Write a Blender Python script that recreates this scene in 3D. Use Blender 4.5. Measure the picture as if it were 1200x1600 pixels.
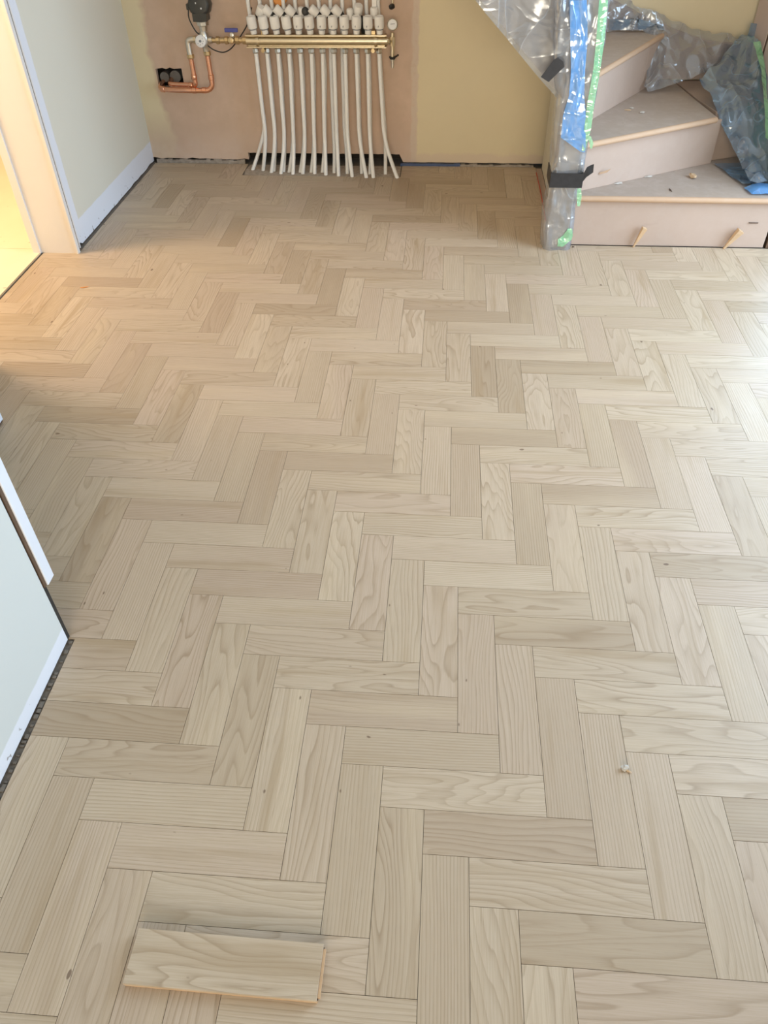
import bpy, math, random
from mathutils import Vector, noise
random.seed(7)
for o in list(bpy.data.objects): bpy.data.objects.remove(o, do_unlink=True)
scene = bpy.context.scene
COL = scene.collection

# ---------------------------------------------------------------- camera
cam_data = bpy.data.cameras.new('camera'); cam = bpy.data.objects.new('camera', cam_data); COL.objects.link(cam)
cam_data.sensor_fit = 'HORIZONTAL'; cam_data.sensor_width = 36.0; cam_data.lens = 1188.22/1200*36.0
cam.location = (-0.00854, -0.64468, 1.33174)
cam.rotation_euler = (math.radians(47.12382), math.radians(0.74040), math.radians(4.17690))
cam_data.clip_start = 0.02
scene.camera = cam
# ---------------------------------------------------------------- world and light
w = bpy.data.worlds.new('world'); scene.world = w; w.use_nodes = True
w.node_tree.nodes['Background'].inputs[0].default_value = (0.72, 0.85, 1.0, 1); w.node_tree.nodes['Background'].inputs[1].default_value = 1.0
def area(name, loc, aim, sx, sy, power, col):
    l = bpy.data.lights.new(name, 'AREA'); l.shape = 'RECTANGLE'; l.size = sx; l.size_y = sy; l.energy = power; l.color = col
    o = bpy.data.objects.new(name, l); COL.objects.link(o); o.location = loc
    o.rotation_euler = (Vector(aim)-Vector(loc)).to_track_quat('-Z', 'Y').to_euler(); return o
area('daylight_side_window', (2.04, 1.35, 1.15), (0.0, 1.4, 0.2), 1.5, 1.9, 74, (0.61, 0.795, 1.0))
area('daylight_stair_window', (1.83, 3.30, 1.25), (1.0, 1.2, 0.0), 0.8, 1.7, 29, (0.36, 0.63, 1.0))
gd = area('unseen_front_light', (0.1, -2.75, 1.25), (-0.3, 3.4, 0.75), 1.7, 1.9, 24, (1.0, 0.84, 0.62)); gd.data.spread = math.radians(84)  # unseen light behind the camera, warmed and narrowed to keep the near floor darker
lamp = bpy.data.lights.new('lamp_next_room', 'POINT'); lamp.energy = 88; lamp.color = (1.0, 0.73, 0.48); lamp.shadow_soft_size = 0.28
lo = bpy.data.objects.new('lamp_next_room', lamp); COL.objects.link(lo); lo.location = (-2.45, 1.92, 1.5)
vs = scene.view_settings; vs.view_transform = 'Standard'; vs.look = 'None'; vs.gamma = 1.0; vs.exposure = 0.07; vs.use_curve_mapping = False

# ---------------------------------------------------------------- node helpers
class NT:
    def __init__(s, name):
        s.m = bpy.data.materials.new(name); s.m.use_nodes = True; s.t = s.m.node_tree; s.n = s.t.nodes; s.l = s.t.links
        s.b = s.n['Principled BSDF']; s.out = s.n['Material Output']
    def node(s, kind, **kw):
        x = s.n.new(kind)
        for k, v in kw.items(): setattr(x, k, v)
        return x
    def put(s, sock, v):
        if isinstance(v, bpy.types.NodeSocket): s.l.new(v, sock)
        elif isinstance(v, (tuple, list)) and len(v) == 3 and sock.type == 'RGBA': sock.default_value = (*v, 1)
        else: sock.default_value = v
    def math(s, op, a, b=0.0, c=0.0, clamp=False):
        x = s.node('ShaderNodeMath', operation=op, use_clamp=clamp); s.put(x.inputs[0], a); s.put(x.inputs[1], b); s.put(x.inputs[2], c); return x.outputs[0]
    def mix(s, f, a, b, mode='MIX'):
        x = s.node('ShaderNodeMix', data_type='RGBA', blend_type=mode); s.put(x.inputs[0], f); s.put(x.inputs[6], a); s.put(x.inputs[7], b); return x.outputs[2]
    def noise(s, vec, scale=5, detail=3, rough=0.5, dist=0.0):
        x = s.node('ShaderNodeTexNoise'); s.put(x.inputs['Vector'], vec); x.inputs['Scale'].default_value = scale
        x.inputs['Detail'].default_value = detail; x.inputs['Roughness'].default_value = rough; x.inputs['Distortion'].default_value = dist; return x.outputs['Fac']
    def mapping(s, vec, scale=(1, 1, 1), loc=(0, 0, 0)):
        x = s.node('ShaderNodeMapping'); s.put(x.inputs[0], vec); x.inputs['Scale'].default_value = scale; x.inputs['Location'].default_value = loc; return x.outputs[0]
    def rng(s, v, a, b, c=0.0, d=1.0, smooth=False):
        x = s.node('ShaderNodeMapRange', interpolation_type='SMOOTHSTEP' if smooth else 'LINEAR'); s.put(x.inputs[0], v)
        for i, q in enumerate((a, b, c, d)): s.put(x.inputs[1+i], q)
        return x.outputs[0]
    def pos(s):
        g = s.node('ShaderNodeNewGeometry'); return g.outputs['Position']
    def obj(s): return s.node('ShaderNodeTexCoord').outputs['Object']
    def xyz(s, vec):
        x = s.node('ShaderNodeSeparateXYZ'); s.put(x.inputs[0], vec); return x.outputs
    def bump(s, h, strength=0.2, dist=0.002):
        x = s.node('ShaderNodeBump'); s.put(x.inputs['Height'], h); x.inputs['Strength'].default_value = strength; x.inputs['Distance'].default_value = dist
        s.l.new(x.outputs[0], s.b.inputs['Normal'])
        return x.outputs[0]
    def col(s, c): s.put(s.b.inputs['Base Color'], c)
    def setp(s, rough=0.5, metal=0.0, spec=0.5):
        s.put(s.b.inputs['Roughness'], rough); s.b.inputs['Metallic'].default_value = metal; s.b.inputs['Specular IOR Level'].default_value = spec

def plain(name, col, rough=0.5, metal=0.0, var=0.08, scale=20, spec=0.5, bump=0.0):
    t = NT(name); n = t.noise(t.obj(), scale, 4, 0.6)
    d = tuple(c*(1-var*2) for c in col); b = tuple(min(1, c*(1+var)) for c in col)
    t.col(t.mix(n, d, b)); t.setp(rough, metal, spec)
    if bump: t.bump(n, bump, 0.003)
    return t.m

def wood_mat(name, light, dark, tint, rough=0.42):
    t = NT(name); uv = t.node('ShaderNodeUVMap', uv_map='grain').outputs[0]
    at = t.node('ShaderNodeAttribute', attribute_name='tone'); sep = t.node('ShaderNodeSeparateColor'); t.l.new(at.outputs['Color'], sep.inputs[0])
    tone, warm, straight = sep.outputs[0], sep.outputs[1], sep.outputs[2]
    x = t.xyz(uv)
    big = t.noise(t.mapping(uv, (1.6, 9, 1)), 1.0, 2.5, 0.45, 0.25)
    fine = t.noise(t.mapping(uv, (9, 420, 1)), 1.0, 3, 0.6)
    mid = t.noise(t.mapping(uv, (4, 55, 1)), 1.0, 2, 0.5)
    freq = t.rng(straight, 0, 1, 21.0, 5.5)
    lin = t.math('MULTIPLY', x[1], t.rng(straight, 0, 1, 22.0, 170.0))
    ph = t.math('ADD', t.math('MULTIPLY', big, freq), lin)
    ph = t.math('ADD', ph, t.math('MULTIPLY', mid, 0.35))
    fr = t.math('FRACT', ph)
    ring = t.math('POWER', fr, 3.4)                       # slow rise, abrupt end: early wood to late wood
    ring = t.math('MULTIPLY', ring, t.rng(fr, 0.90, 1.0, 1.0, 0.0, True))
    amp = t.rng(t.noise(t.mapping(uv, (1.3, 14, 1), (3, 7, 0)), 1.0, 2), 0.3, 0.75, 0.35, 1.0)
    ring = t.math('MULTIPLY', ring, amp)
    c = t.mix(tone, dark, light)
    c = t.mix(t.math('MULTIPLY', warm, 0.5), c, tint)
    c = t.mix(t.math('MULTIPLY', ring, 0.95, clamp=True), c, (0.275, 0.190, 0.110))
    pore = t.noise(t.mapping(uv, (22, 900, 1), (1, 9, 0)), 1.0, 2, 0.6)
    c = t.mix(t.math('MULTIPLY', t.rng(pore, 0.56, 0.72, 0, 0.5), t.rng(fr, 0.3, 0.9, 0.35, 1.0)), c, (0.26, 0.18, 0.11))
    streak = t.rng(t.noise(t.mapping(uv, (1.5, 20, 1), (11, 2, 0)), 1.0, 3, 0.6, 0.3), 0.52, 0.76, 0, 0.72, True)
    c = t.mix(streak, c, (0.385, 0.285, 0.175))
    pale = t.rng(t.noise(t.mapping(uv, (1.2, 11, 1), (4, 19, 0)), 1.0, 2), 0.50, 0.75, 0, 0.40, True)
    c = t.mix(pale, c, (0.66, 0.545, 0.39))
    c = t.mix(t.rng(fine, 0.35, 0.65, 0.0, 0.34), c, (0.40, 0.29, 0.185))
    kn = t.noise(t.mapping(uv, (30, 60, 1), (5, 5, 0)), 1.0, 0, 0.5)
    c = t.mix(t.rng(kn, 0.858, 0.895, 0, 0.75, True), c, (0.13, 0.075, 0.045))
    t.col(c); t.setp(rough, 0, 0.38)
    t.put(t.b.inputs['Roughness'], t.rng(fine, 0.3, 0.7, rough-0.05, rough+0.08)); t.b.inputs['Specular IOR Level'].default_value = 0.5
    t.bump(t.math('ADD', fine, t.math('MULTIPLY', ring, -0.6)), 0.10, 0.0008)
    return t.m

def film_mat(name, col, fac, rough=0.22, scale=30, tint=0.5):
    t = NT(name); p = t.pos()
    n = t.noise(t.mapping(p, (1, 1, 0.33)), scale*0.24, 1.2, 0.45, 1.2)
    n2 = t.noise(t.mapping(p, (0.5, 0.5, 1.1)), scale*0.40, 1, 0.4, 1.2)
    ridge = t.math('ABSOLUTE', t.math('SUBTRACT', n, 0.5)); ridge2 = t.math('ABSOLUTE', t.math('SUBTRACT', n2, 0.5))
    h = t.math('ADD', t.math('MULTIPLY', ridge, -2.2), t.math('MULTIPLY', ridge2, -1.2))
    t.bump(h, 0.55, 0.014)
    t.col(col); t.setp(rough, 0, 1.0)
    t.b.inputs['Coat Weight'].default_value = 0.7; t.b.inputs['Coat Roughness'].default_value = 0.16; t.b.inputs['Coat IOR'].default_value = 1.55
    tr = t.node('ShaderNodeBsdfTransparent'); tr.inputs[0].default_value = (1-tint+tint*col[0], 1-tint+tint*col[1], 1-tint+tint*col[2], 1)
    fres = t.node('ShaderNodeLayerWeight'); fres.inputs[0].default_value = 0.30
    crease = t.rng(ridge, 0.018, 0.0, 0, 0.22, True)
    f = t.math('ADD', t.math('ADD', fac, crease), t.math('MULTIPLY', fres.outputs['Facing'], 0.25), clamp=True)
    gl = t.node('ShaderNodeBsdfGlossy'); gl.inputs['Roughness'].default_value = 0.17; gl.inputs['Color'].default_value = (0.9, 0.95, 1, 1)
    nb = t.b.inputs['Normal'].links[0].from_socket; t.l.new(nb, gl.inputs['Normal'])
    ms = t.node('ShaderNodeMixShader'); t.l.new(f, ms.inputs[0]); t.l.new(tr.outputs[0], ms.inputs[1]); t.l.new(t.b.outputs[0], ms.inputs[2])
    m2 = t.node('ShaderNodeMixShader'); m2.inputs[0].default_value = 0.13; t.l.new(ms.outputs[0], m2.inputs[1]); t.l.new(gl.outputs[0], m2.inputs[2])
    t.l.new(m2.outputs[0], t.out.inputs[0]); return t.m

def wall_back_mat():
    t = NT('back_wall_paint_and_plaster'); p = t.pos(); x = t.xyz(p)
    n1 = t.noise(p, 3.0, 4, 0.6); n2 = t.noise(p, 14, 5, 0.65); n3 = t.noise(p, 60, 3)
    plaster = t.mix(t.rng(n1, 0.3, 0.7), (0.56, 0.41, 0.31), (0.68, 0.51, 0.40))
    plaster = t.mix(t.rng(n2, 0.35, 0.75, 0, 0.45), plaster, (0.50, 0.37, 0.26))
    low = t.math('MULTIPLY', t.rng(x[2], 0.20, 0.02, 0, 1, True), t.rng(n2, 0.3, 0.6))
    plaster = t.mix(t.math('MULTIPLY', low, 0.45), plaster, (0.72, 0.60, 0.53))
    cream = t.mix(n2, (0.71, 0.62, 0.425), (0.74, 0.65, 0.45))
    edge = t.math('ADD', x[0], t.math('MULTIPLY', t.math('SUBTRACT', n2, 0.5), 0.035))
    left = t.math('ADD', edge, t.math('MULTIPLY', t.math('SUBTRACT', n1, 0.5), 0.22))
    mr = t.rng(edge, -0.160, -0.150, 0, 1)                  # cream paint right of the bare plaster
    ml = t.rng(left, -1.40, -1.43, 0, 1)                    # and in the left corner
    ml = t.math('MULTIPLY', ml, t.rng(x[2], 0.10, 0.26, 0.25, 1))
    c = t.mix(ml, plaster, cream)
    skim = t.math('MULTIPLY', t.rng(edge, -0.186, -0.178), t.rng(edge, -0.150, -0.156))
    skim = t.math('MULTIPLY', skim, t.rng(n3, 0.3, 0.5, 0.5, 1))
    c = t.mix(mr, c, cream); c = t.mix(t.math('MULTIPLY', skim, 0.75), c, (0.66, 0.56, 0.47))
    bare = t.rng(t.math('ADD', x[2], t.math('MULTIPLY', t.math('SUBTRACT', n2, 0.5), 0.06)), 0.060, 0.045)
    c = t.mix(t.math('MULTIPLY', bare, t.math('MULTIPLY', mr, 0.8)), c, (0.68, 0.56, 0.44))
    t.col(c); t.setp(0.75, 0, 0.25); t.bump(n2, 0.12, 0.002); return t.m

def wall_side_mat(name, x0, paint, y_band, z_band):
    """painted wall with a bare white primer band along its foot (and beside the door lining)"""
    t = NT(name); p = t.pos(); x = t.xyz(p); n2 = t.noise(p, 18, 5, 0.65); n1 = t.noise(p, 2.0, 3)
    c = t.mix(n1, tuple(q*0.97 for q in paint), paint)
    wob = t.math('MULTIPLY', t.math('SUBTRACT', n2, 0.5), 0.010)
    m = t.rng(t.math('ADD', x[2], wob), z_band+0.002, z_band-0.002)
    if y_band is not None:
        m = t.math('MAXIMUM', m, t.rng(t.math('ADD', x[1], wob), y_band+0.002, y_band-0.002))
    c = t.mix(m, c, (0.80, 0.83, 0.90))
    chip = t.math('MULTIPLY', t.rng(t.noise(p, 45, 2), 0.66, 0.70), t.rng(x[2], 0.05, 0.01))
    c = t.mix(chip, c, (0.25, 0.22, 0.2))
    t.col(c); t.setp(0.6, 0, 0.3); t.bump(n2, 0.06, 0.002); return t.m

def mdf_mat(name, base, dusty):
    t = NT(name); p = t.pos(); n1 = t.noise(p, 4.0, 4, 0.6); n2 = t.noise(p, 22, 5, 0.7); n3 = t.noise(t.mapping(p, (1, 1, 2.0)), 9, 2, 0.5)
    c = t.mix(t.rng(n1, 0.3, 0.7), tuple(q*0.92 for q in base), base)
    c = t.mix(t.rng(n2, 0.45, 0.75, 0, 0.35 if dusty else 0.12), c, (0.60, 0.53, 0.48))
    c = t.mix(t.rng(n3, 0.70, 0.80, 0, 0.28), c, (0.30, 0.22, 0.18))
    t.col(c); t.setp(0.6, 0, 0.3); t.bump(n2, 0.05, 0.001); return t.m

def concrete_mat():
    t = NT('dusty_screed'); p = t.pos(); n = t.noise(p, 25, 6, 0.7)
    t.col(t.mix(n, (0.08, 0.068, 0.056), (0.26, 0.23, 0.19))); t.setp(0.9); t.bump(n, 0.6, 0.005); return t.m

def next_floor_mat():
    t = NT('next_room_board'); p = t.pos(); n = t.noise(p, 5, 4)
    v = t.noise(t.mapping(p, (1, 1.6, 1)), 26, 1, 0.5)
    c = t.mix(n, (0.78, 0.70, 0.50), (0.86, 0.80, 0.60)); c = t.mix(t.rng(v, 0.73, 0.77, 0, 0.6), c, (0.35, 0.28, 0.18))
    t.col(c); t.setp(0.6); return t.m

M = {}
M['oak'] = wood_mat('unfinished_oak', (0.605, 0.505, 0.382), (0.415, 0.325, 0.228), (0.58, 0.455, 0.365))
M['oak_edge'] = plain('oak_cut_edge', (0.62, 0.42, 0.25), 0.6, var=0.15, scale=60)
M['back'] = wall_back_mat()
M['core'] = plain('wall_core_dark', (0.045, 0.038, 0.032), 0.95, var=0.4, scale=30, bump=0.6)
M['left'] = wall_side_mat('left_wall_paint', -1.508, (0.76, 0.74, 0.64), 2.372, 0.100)
M['near'] = wall_side_mat('near_wall_paint', -0.79, (0.68, 0.715, 0.70), None, 0.045)
M['cream'] = plain('cream_paint', (0.63, 0.60, 0.50), 0.6, var=0.02, scale=3)
M['ceiling'] = plain('ceiling_white', (0.75, 0.73, 0.70), 0.8, var=0.02, scale=3)
M['gloss_white'] = plain('white_satin_trim', (0.84, 0.82, 0.80), 0.35, var=0.02, scale=6)
M['primer'] = plain('primed_white_trim', (0.80, 0.84, 0.92), 0.4, var=0.02, scale=6)
M['brown'] = plain('dark_brown_timber', (0.13, 0.075, 0.045), 0.6, var=0.2, scale=40)
M['pinkwood'] = plain('pale_pink_primed_board', (0.66, 0.52, 0.46), 0.5, var=0.05, scale=10)
M['screed'] = concrete_mat()
M['nextfloor'] = next_floor_mat()
M['mdf'] = mdf_mat('mdf_face', (0.500, 0.385, 0.315), False)
M['mdf_top'] = mdf_mat('mdf_dusty_tread', (0.455, 0.370, 0.305), True)
M['mdf_nose'] = mdf_mat('mdf_rounded_edge', (0.56, 0.38, 0.25), False)
M['newel'] = mdf_mat('newel_timber', (0.50, 0.40, 0.30), True)
M['steel'] = plain('galvanised_strip', (0.55, 0.55, 0.55), 0.35, 0.9, var=0.1)
M['nickel'] = plain('satin_nickel_brass', (0.70, 0.61, 0.44), 0.36, 1.0, var=0.06, scale=30)
M['nickel_grey'] = plain('nickel_plated', (0.70, 0.67, 0.60), 0.28, 1.0, var=0.06, scale=30)
M['brass'] = plain('brass', (0.68, 0.53, 0.31), 0.32, 1.0, var=0.1, scale=40)
M['copper'] = plain('copper', (0.86, 0.45, 0.29), 0.24, 1.0, var=0.10, scale=35)
M['pipe'] = plain('white_plastic_pipe', (0.82, 0.82, 0.80), 0.32, var=0.02, scale=8)
M['cap'] = plain('white_plastic_head', (0.82, 0.80, 0.76), 0.42, var=0.03, scale=12)
M['capgrey'] = plain('grey_plastic_ring', (0.20, 0.22, 0.25), 0.5, var=0.05)
M['black'] = plain('black_plastic', (0.018, 0.018, 0.017), 0.45, var=0.1)
M['pump'] = plain('dark_pump_casing', (0.045, 0.045, 0.040), 0.42, var=0.1)
M['blue_handle'] = plain('blue_lever', (0.07, 0.08, 0.30), 0.4, var=0.05)
M['dial'] = plain('dial_white', (0.80, 0.80, 0.80), 0.35, var=0.01)
M['tape'] = plain('black_tape', (0.022, 0.022, 0.026), 0.5, var=0.3, scale=60, bump=0.2)
M['film'] = film_mat('clear_polythene_film', (0.50, 0.54, 0.60), 0.26, tint=0.55)
M['film_blue'] = film_mat('blue_grey_polythene_film', (0.22, 0.36, 0.52), 0.40, tint=0.85)
M['film_bright'] = film_mat('bright_blue_film', (0.16, 0.44, 0.90), 0.66, 0.15, 34, 0.75)
M['film_green'] = film_mat('green_edge_tape', (0.30, 0.74, 0.40), 0.66, 0.25, 60, 0.5)
M['membrane'] = plain('blue_membrane', (0.06, 0.10, 0.22), 0.4, var=0.2, scale=40)
M['shim'] = plain('pale_pine', (0.66, 0.47, 0.29), 0.6, var=0.12, scale=50)
M['chip'] = plain('plaster_chip', (0.62, 0.58, 0.52), 0.8, var=0.25, scale=80)
M['darkwood'] = plain('dark_splinter', (0.10, 0.06, 0.04), 0.7, var=0.2)
M['red'] = plain('red_cable_sheath', (0.55, 0.05, 0.03), 0.4, var=0.05)
M['grey_pipe'] = plain('grey_pipe_lagging', (0.16, 0.15, 0.135), 0.7, var=0.2, scale=50)
M['orange'] = plain('orange_plastic', (0.75, 0.30, 0.06), 0.5, var=0.05)

# ---------------------------------------------------------------- mesh helpers
def link(name, verts, faces, mats, parent=None, smooth=False, fm=None, bevel=0.0, solid=0.0):
    me = bpy.data.meshes.new(name); me.from_pydata([tuple(v) for v in verts], [], faces)
    if not isinstance(mats, (list, tuple)): mats = [mats]
    for m in mats: me.materials.append(m)
    if fm: me.polygons.foreach_set('material_index', fm)
    if smooth: me.polygons.foreach_set('use_smooth', [True]*len(me.polygons))
    me.update(); me.validate()
    o = bpy.data.objects.new(name, me); COL.objects.link(o)
    if parent is not None: o.parent = parent
    if solid: s = o.modifiers.new('solid', 'SOLIDIFY'); s.thickness = abs(solid); s.offset = 1.0 if solid > 0 else -1.0
    if bevel: b = o.modifiers.new('bevel', 'BEVEL'); b.width = bevel; b.segments = 3; b.limit_method = 'ANGLE'; b.angle_limit = math.radians(40)
    return o
class MB:
    def __init__(s): s.v = []; s.f = []; s.m = []
    def add(s, v, f, mi=0):
        k = len(s.v); s.v += [tuple(q) for q in v]; s.f += [tuple(i+k for i in q) for q in f]; s.m += [mi]*len(f); return s
    def box(s, a, b, mi=0):
        x0, y0, z0 = a; x1, y1, z1 = b
        return s.add([(x0,y0,z0),(x1,y0,z0),(x1,y1,z0),(x0,y1,z0),(x0,y0,z1),(x1,y0,z1),(x1,y1,z1),(x0,y1,z1)],
                     [(0,3,2,1),(4,5,6,7),(0,1,5,4),(1,2,6,5),(2,3,7,6),(3,0,4,7)], mi)
    def prism(s, poly, z0, z1, mi=0):                       # plan polygon (counter-clockwise) from z0 to z1
        n = len(poly)
        return s.add([(x,y,z0) for x,y in poly]+[(x,y,z1) for x,y in poly],
                     [tuple(range(n-1,-1,-1)), tuple(range(n,2*n))]+[(i,(i+1)%n,n+(i+1)%n,n+i) for i in range(n)], mi)
    def slab(s, poly, y0, y1, mi=0):                        # (x, z) polygon between two y
        n = len(poly)
        return s.add([(x,y0,z) for x,z in poly]+[(x,y1,z) for x,z in poly],
                     [tuple(range(n)), tuple(range(2*n-1,n-1,-1))]+[(i,n+i,n+(i+1)%n,(i+1)%n) for i in range(n)], mi)
    def tube(s, path, r, n=12, mi=0, closed_ends=True):
        path = [Vector(p) for p in path]; R = r if isinstance(r, (list, tuple)) else [r]*len(path)
        t0 = (path[1]-path[0]).normalized(); up = Vector((0,0,1)) if abs(t0.z) < 0.9 else Vector((1,0,0))
        a = t0.cross(up).normalized(); rings = []
        for i, p in enumerate(path):
            t = ((path[min(i+1,len(path)-1)]-path[max(i-1,0)])).normalized()
            a = (a - t*a.dot(t)).normalized(); b = t.cross(a)
            rings.append([p+(a*math.cos(2*math.pi*k/n)+b*math.sin(2*math.pi*k/n))*R[i] for k in range(n)])
        v = [q for ring in rings for q in ring]; f = []
        for i in range(len(path)-1):
            for k in range(n): f.append((i*n+k, i*n+(k+1)%n, (i+1)*n+(k+1)%n, (i+1)*n+k))
        if closed_ends: f.append(tuple(range(n-1,-1,-1))); f.append(tuple(range((len(path)-1)*n, len(path)*n)))
        return s.add(v, f, mi)
    def lathe(s, base, axis, prof, n=20, mi=0, rib=0.0):    # prof: (radius, distance along the axis)
        base = Vector(base); ax = Vector(axis).normalized(); up = Vector((0,0,1)) if abs(ax.z) < 0.9 else Vector((1,0,0))
        a = ax.cross(up).normalized(); b = ax.cross(a); v = []; f = []
        for r, d in prof:
            for k in range(n):
                rr = r*(1-(rib if k % 2 else 0)); th = 2*math.pi*k/n
                v.append(base+ax*d+(a*math.cos(th)+b*math.sin(th))*rr)
        for i in range(len(prof)-1):
            for k in range(n): f.append((i*n+k, i*n+(k+1)%n, (i+1)*n+(k+1)%n, (i+1)*n+k))
        f.append(tuple(range(n-1,-1,-1))); f.append(tuple(range((len(prof)-1)*n, len(prof)*n)))
        return s.add(v, f, mi)
    def build(s, name, mats, parent=None, smooth=False, bevel=0.0):
        o = link(name, s.v, s.f, mats, parent, False, s.m, bevel)
        import bmesh
        bm = bmesh.new(); bm.from_mesh(o.data); bmesh.ops.recalc_face_normals(bm, faces=bm.faces); 
        if smooth:
            for fc in bm.faces: fc.smooth = True
            for e in bm.edges:
                if len(e.link_faces) == 2 and e.calc_face_angle(0) > math.radians(42): e.smooth = False
        bm.to_mesh(o.data); bm.free(); return o
def spline(pts, n=8):
    P = [Vector(p) for p in pts]; P = [P[0]*2-P[1]]+P+[P[-1]*2-P[-2]]; out = []
    for i in range(1, len(P)-2):
        for k in range(n):
            t = k/n; a, b, c, d = P[i-1], P[i], P[i+1], P[i+2]
            out.append(0.5*((2*b)+(c-a)*t+(2*a-5*b+4*c-d)*t*t+(3*b-a-3*c+d)*t**3))
    out.append(P[-2]); return out
def empty(name, loc=(0,0,0)):
    o = bpy.data.objects.new(name, None); COL.objects.link(o); o.location = loc; o.empty_display_size = 0.05; return o
def tag(o, label, cat, group=None, kind=None):
    o['label'] = label; o['category'] = cat
    if group: o['group'] = group
    if kind: o['kind'] = kind
    return o
def struct(o): o['kind'] = 'structure'; return o
def child(o, root):                                         # mesh built in world space, parented to an empty that has been moved
    o.parent = root; o.matrix_parent_inverse = root.matrix_basis.inverted() if False else root.matrix_parent_inverse
    if root.type == 'EMPTY':
        l = root.location
        o.data.transform(__import__('mathutils').Matrix.Translation(-l))
    return o

# ================================================================= STRUCTURE
# ---------------------------------------------------------------- parquet floor: 80 x 300 mm blocks laid herringbone
W_, L_, GAP = 0.08, 0.30, 0.00042
def clip(poly, ax, val, sign):
    out = []
    for i in range(len(poly)):
        p, q = poly[i], poly[(i+1) % len(poly)]
        dp, dq = sign*(p[ax]-val), sign*(q[ax]-val)
        if dp >= 0: out.append(p)
        if (dp > 0 and dq < 0) or (dp < 0 and dq > 0):
            t = dp/(dp-dq); out.append((p[0]+(q[0]-p[0])*t, p[1]+(q[1]-p[1])*t))
    return out
REG = [(-1.645,-1.498,0.336,2.285),(-1.498,-0.778,0.336,3.190),(-0.778,0.440,-1.5,3.190),(-1.498,-1.012,3.190,3.350),(-0.225,0.440,3.190,3.350),(0.440,1.310,-1.5,2.436),(1.310,2.08,-1.5,3.34)]
fv, ff, fuv, ftone = [], [], [], []
rnd = random.Random(11)
def block(x0, y0, x1, y1, horiz):
    x0 += GAP; y0 += GAP; x1 -= GAP; y1 -= GAP
    ou, ov = rnd.uniform(0, 60), rnd.uniform(0, 60); flip = rnd.choice((-1, 1))
    k = rnd.random()
    tone = min(1, max(0, rnd.gauss(0.68, 0.18))); 
    if k < 0.10: tone = rnd.uniform(0.0, 0.25)
    warm = rnd.random()**3.0; straight = rnd.choice((0.0, 0.05, 0.15, 0.5, 0.9, 1.0))
    dz = rnd.uniform(-0.00012, 0.00012)
    for (a, b, c, d) in REG:
        poly = [(x0,y0),(x1,y0),(x1,y1),(x0,y1)]
        for ax, val, sg in ((0,a,1),(0,b,-1),(1,c,1),(1,d,-1)):
            poly = clip(poly, ax, val, sg)
            if len(poly) < 3: break
        if len(poly) < 3: continue
        n = len(poly); base = len(fv)
        for z in (dz, -0.0035+dz):
            for (px, py) in poly: fv.append((px, py, z))
        faces = [tuple(range(base, base+n))]+[(base+i, base+n+i, base+n+(i+1)%n, base+(i+1)%n) for i in range(n)]
        for f in faces:
            ff.append(f)
            for vi in f:
                px, py, _ = fv[vi]; u, v = ((px-x0), (py-y0)) if horiz else ((py-y0), (px-x0))
                fuv.append((ou+u, ov+v*flip)); ftone.append((tone, warm, straight, 1))
for b in range(-6, 9):
    for a in range(-60, 61):
        hx, hy = a*W_+b*L_, -(a+1)*W_+b*L_
        block(hx, hy, hx+L_, hy+W_, True)
        block(hx+L_, hy, hx+L_+W_, hy+L_, False)
floor = link('floor', fv, ff, M['oak'])
uvl = floor.data.uv_layers.new(name='grain'); uvl.data.foreach_set('uv', [c for uv in fuv for c in uv])
ca = floor.data.color_attributes.new('tone', 'FLOAT_COLOR', 'CORNER'); ca.data.foreach_set('color', [c for t in ftone for c in t])
struct(floor)
struct(MB().box((-3.6,-3.0,-0.10), (2.3,3.7,-0.0034)).build('subfloor', M['screed']))
mb = MB().box((-3.5,0.9,-0.0034), (-1.660,2.300,0.001)).box((-3.5,2.302,-0.0034), (-1.660,4.6,0.001), 1)
struct(mb.build('floor_next_room', [M['nextfloor'], M['nextfloor']]))
struct(MB().box((-1.6585,1.40,-0.0034), (-1.6525,2.285,0.0012)).build('trim_1', M['steel']))   # threshold strip

# ---------------------------------------------------------------- back wall: ragged foot, hole for the pipes, dark void behind
xs = [-1.62,-1.508]; q = random.Random(3); x = -1.50
while x < 1.38: xs.append(round(x,4)); x += 0.018
for e in (-1.408,-1.281,-1.01,-0.215,0.50): xs.append(e)
xs = sorted(set(xs)); H = 2.5
def foot(x):
    if x < -1.20: return 0.020+0.006*noise.noise(Vector((x*25,0,0)))
    if x < -1.01: return 0.010+0.022*max(0,noise.noise(Vector((x*18,3,0))))+0.006
    if x < -0.235: return 0.050+0.004*noise.noise(Vector((x*30,1,0)))
    return 0.013+0.003*noise.noise(Vector((x*20,2,0)))
def holes(x): return (0.345+0.004*math.sin(x*90), 0.428-0.06*max(0,(x+1.32))+0.004*math.sin(x*140))
v, f = [], []
def quad(x0,x1,za,zb,zc,zd):
    k = len(v); v.extend([(x0,3.366,za),(x1,3.366,zb),(x1,3.366,zc),(x0,3.366,zd)]); f.append((k,k+1,k+2,k+3))
for x0, x1 in zip(xs, xs[1:]):
    if -1.409 < x0 and x1 < -1.280:
        a0,b0 = holes(x0); a1,b1 = holes(x1)
        quad(x0,x1,foot(x0),foot(x1),a1,a0); quad(x0,x1,b0,b1,H,H)
    else: quad(x0,x1,foot(x0),foot(x1-1e-4),H,H)
wb = link('wall_back', v, f, M['back']); 
import bmesh
bm = bmesh.new(); bm.from_mesh(wb.data); bmesh.ops.remove_doubles(bm, verts=bm.verts, dist=0.0005)
ex = bmesh.ops.extrude_face_region(bm, geom=bm.faces[:]); bmesh.ops.translate(bm, verts=[g for g in ex['geom'] if isinstance(g, bmesh.types.BMVert)], vec=(0,0.026,0))
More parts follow.
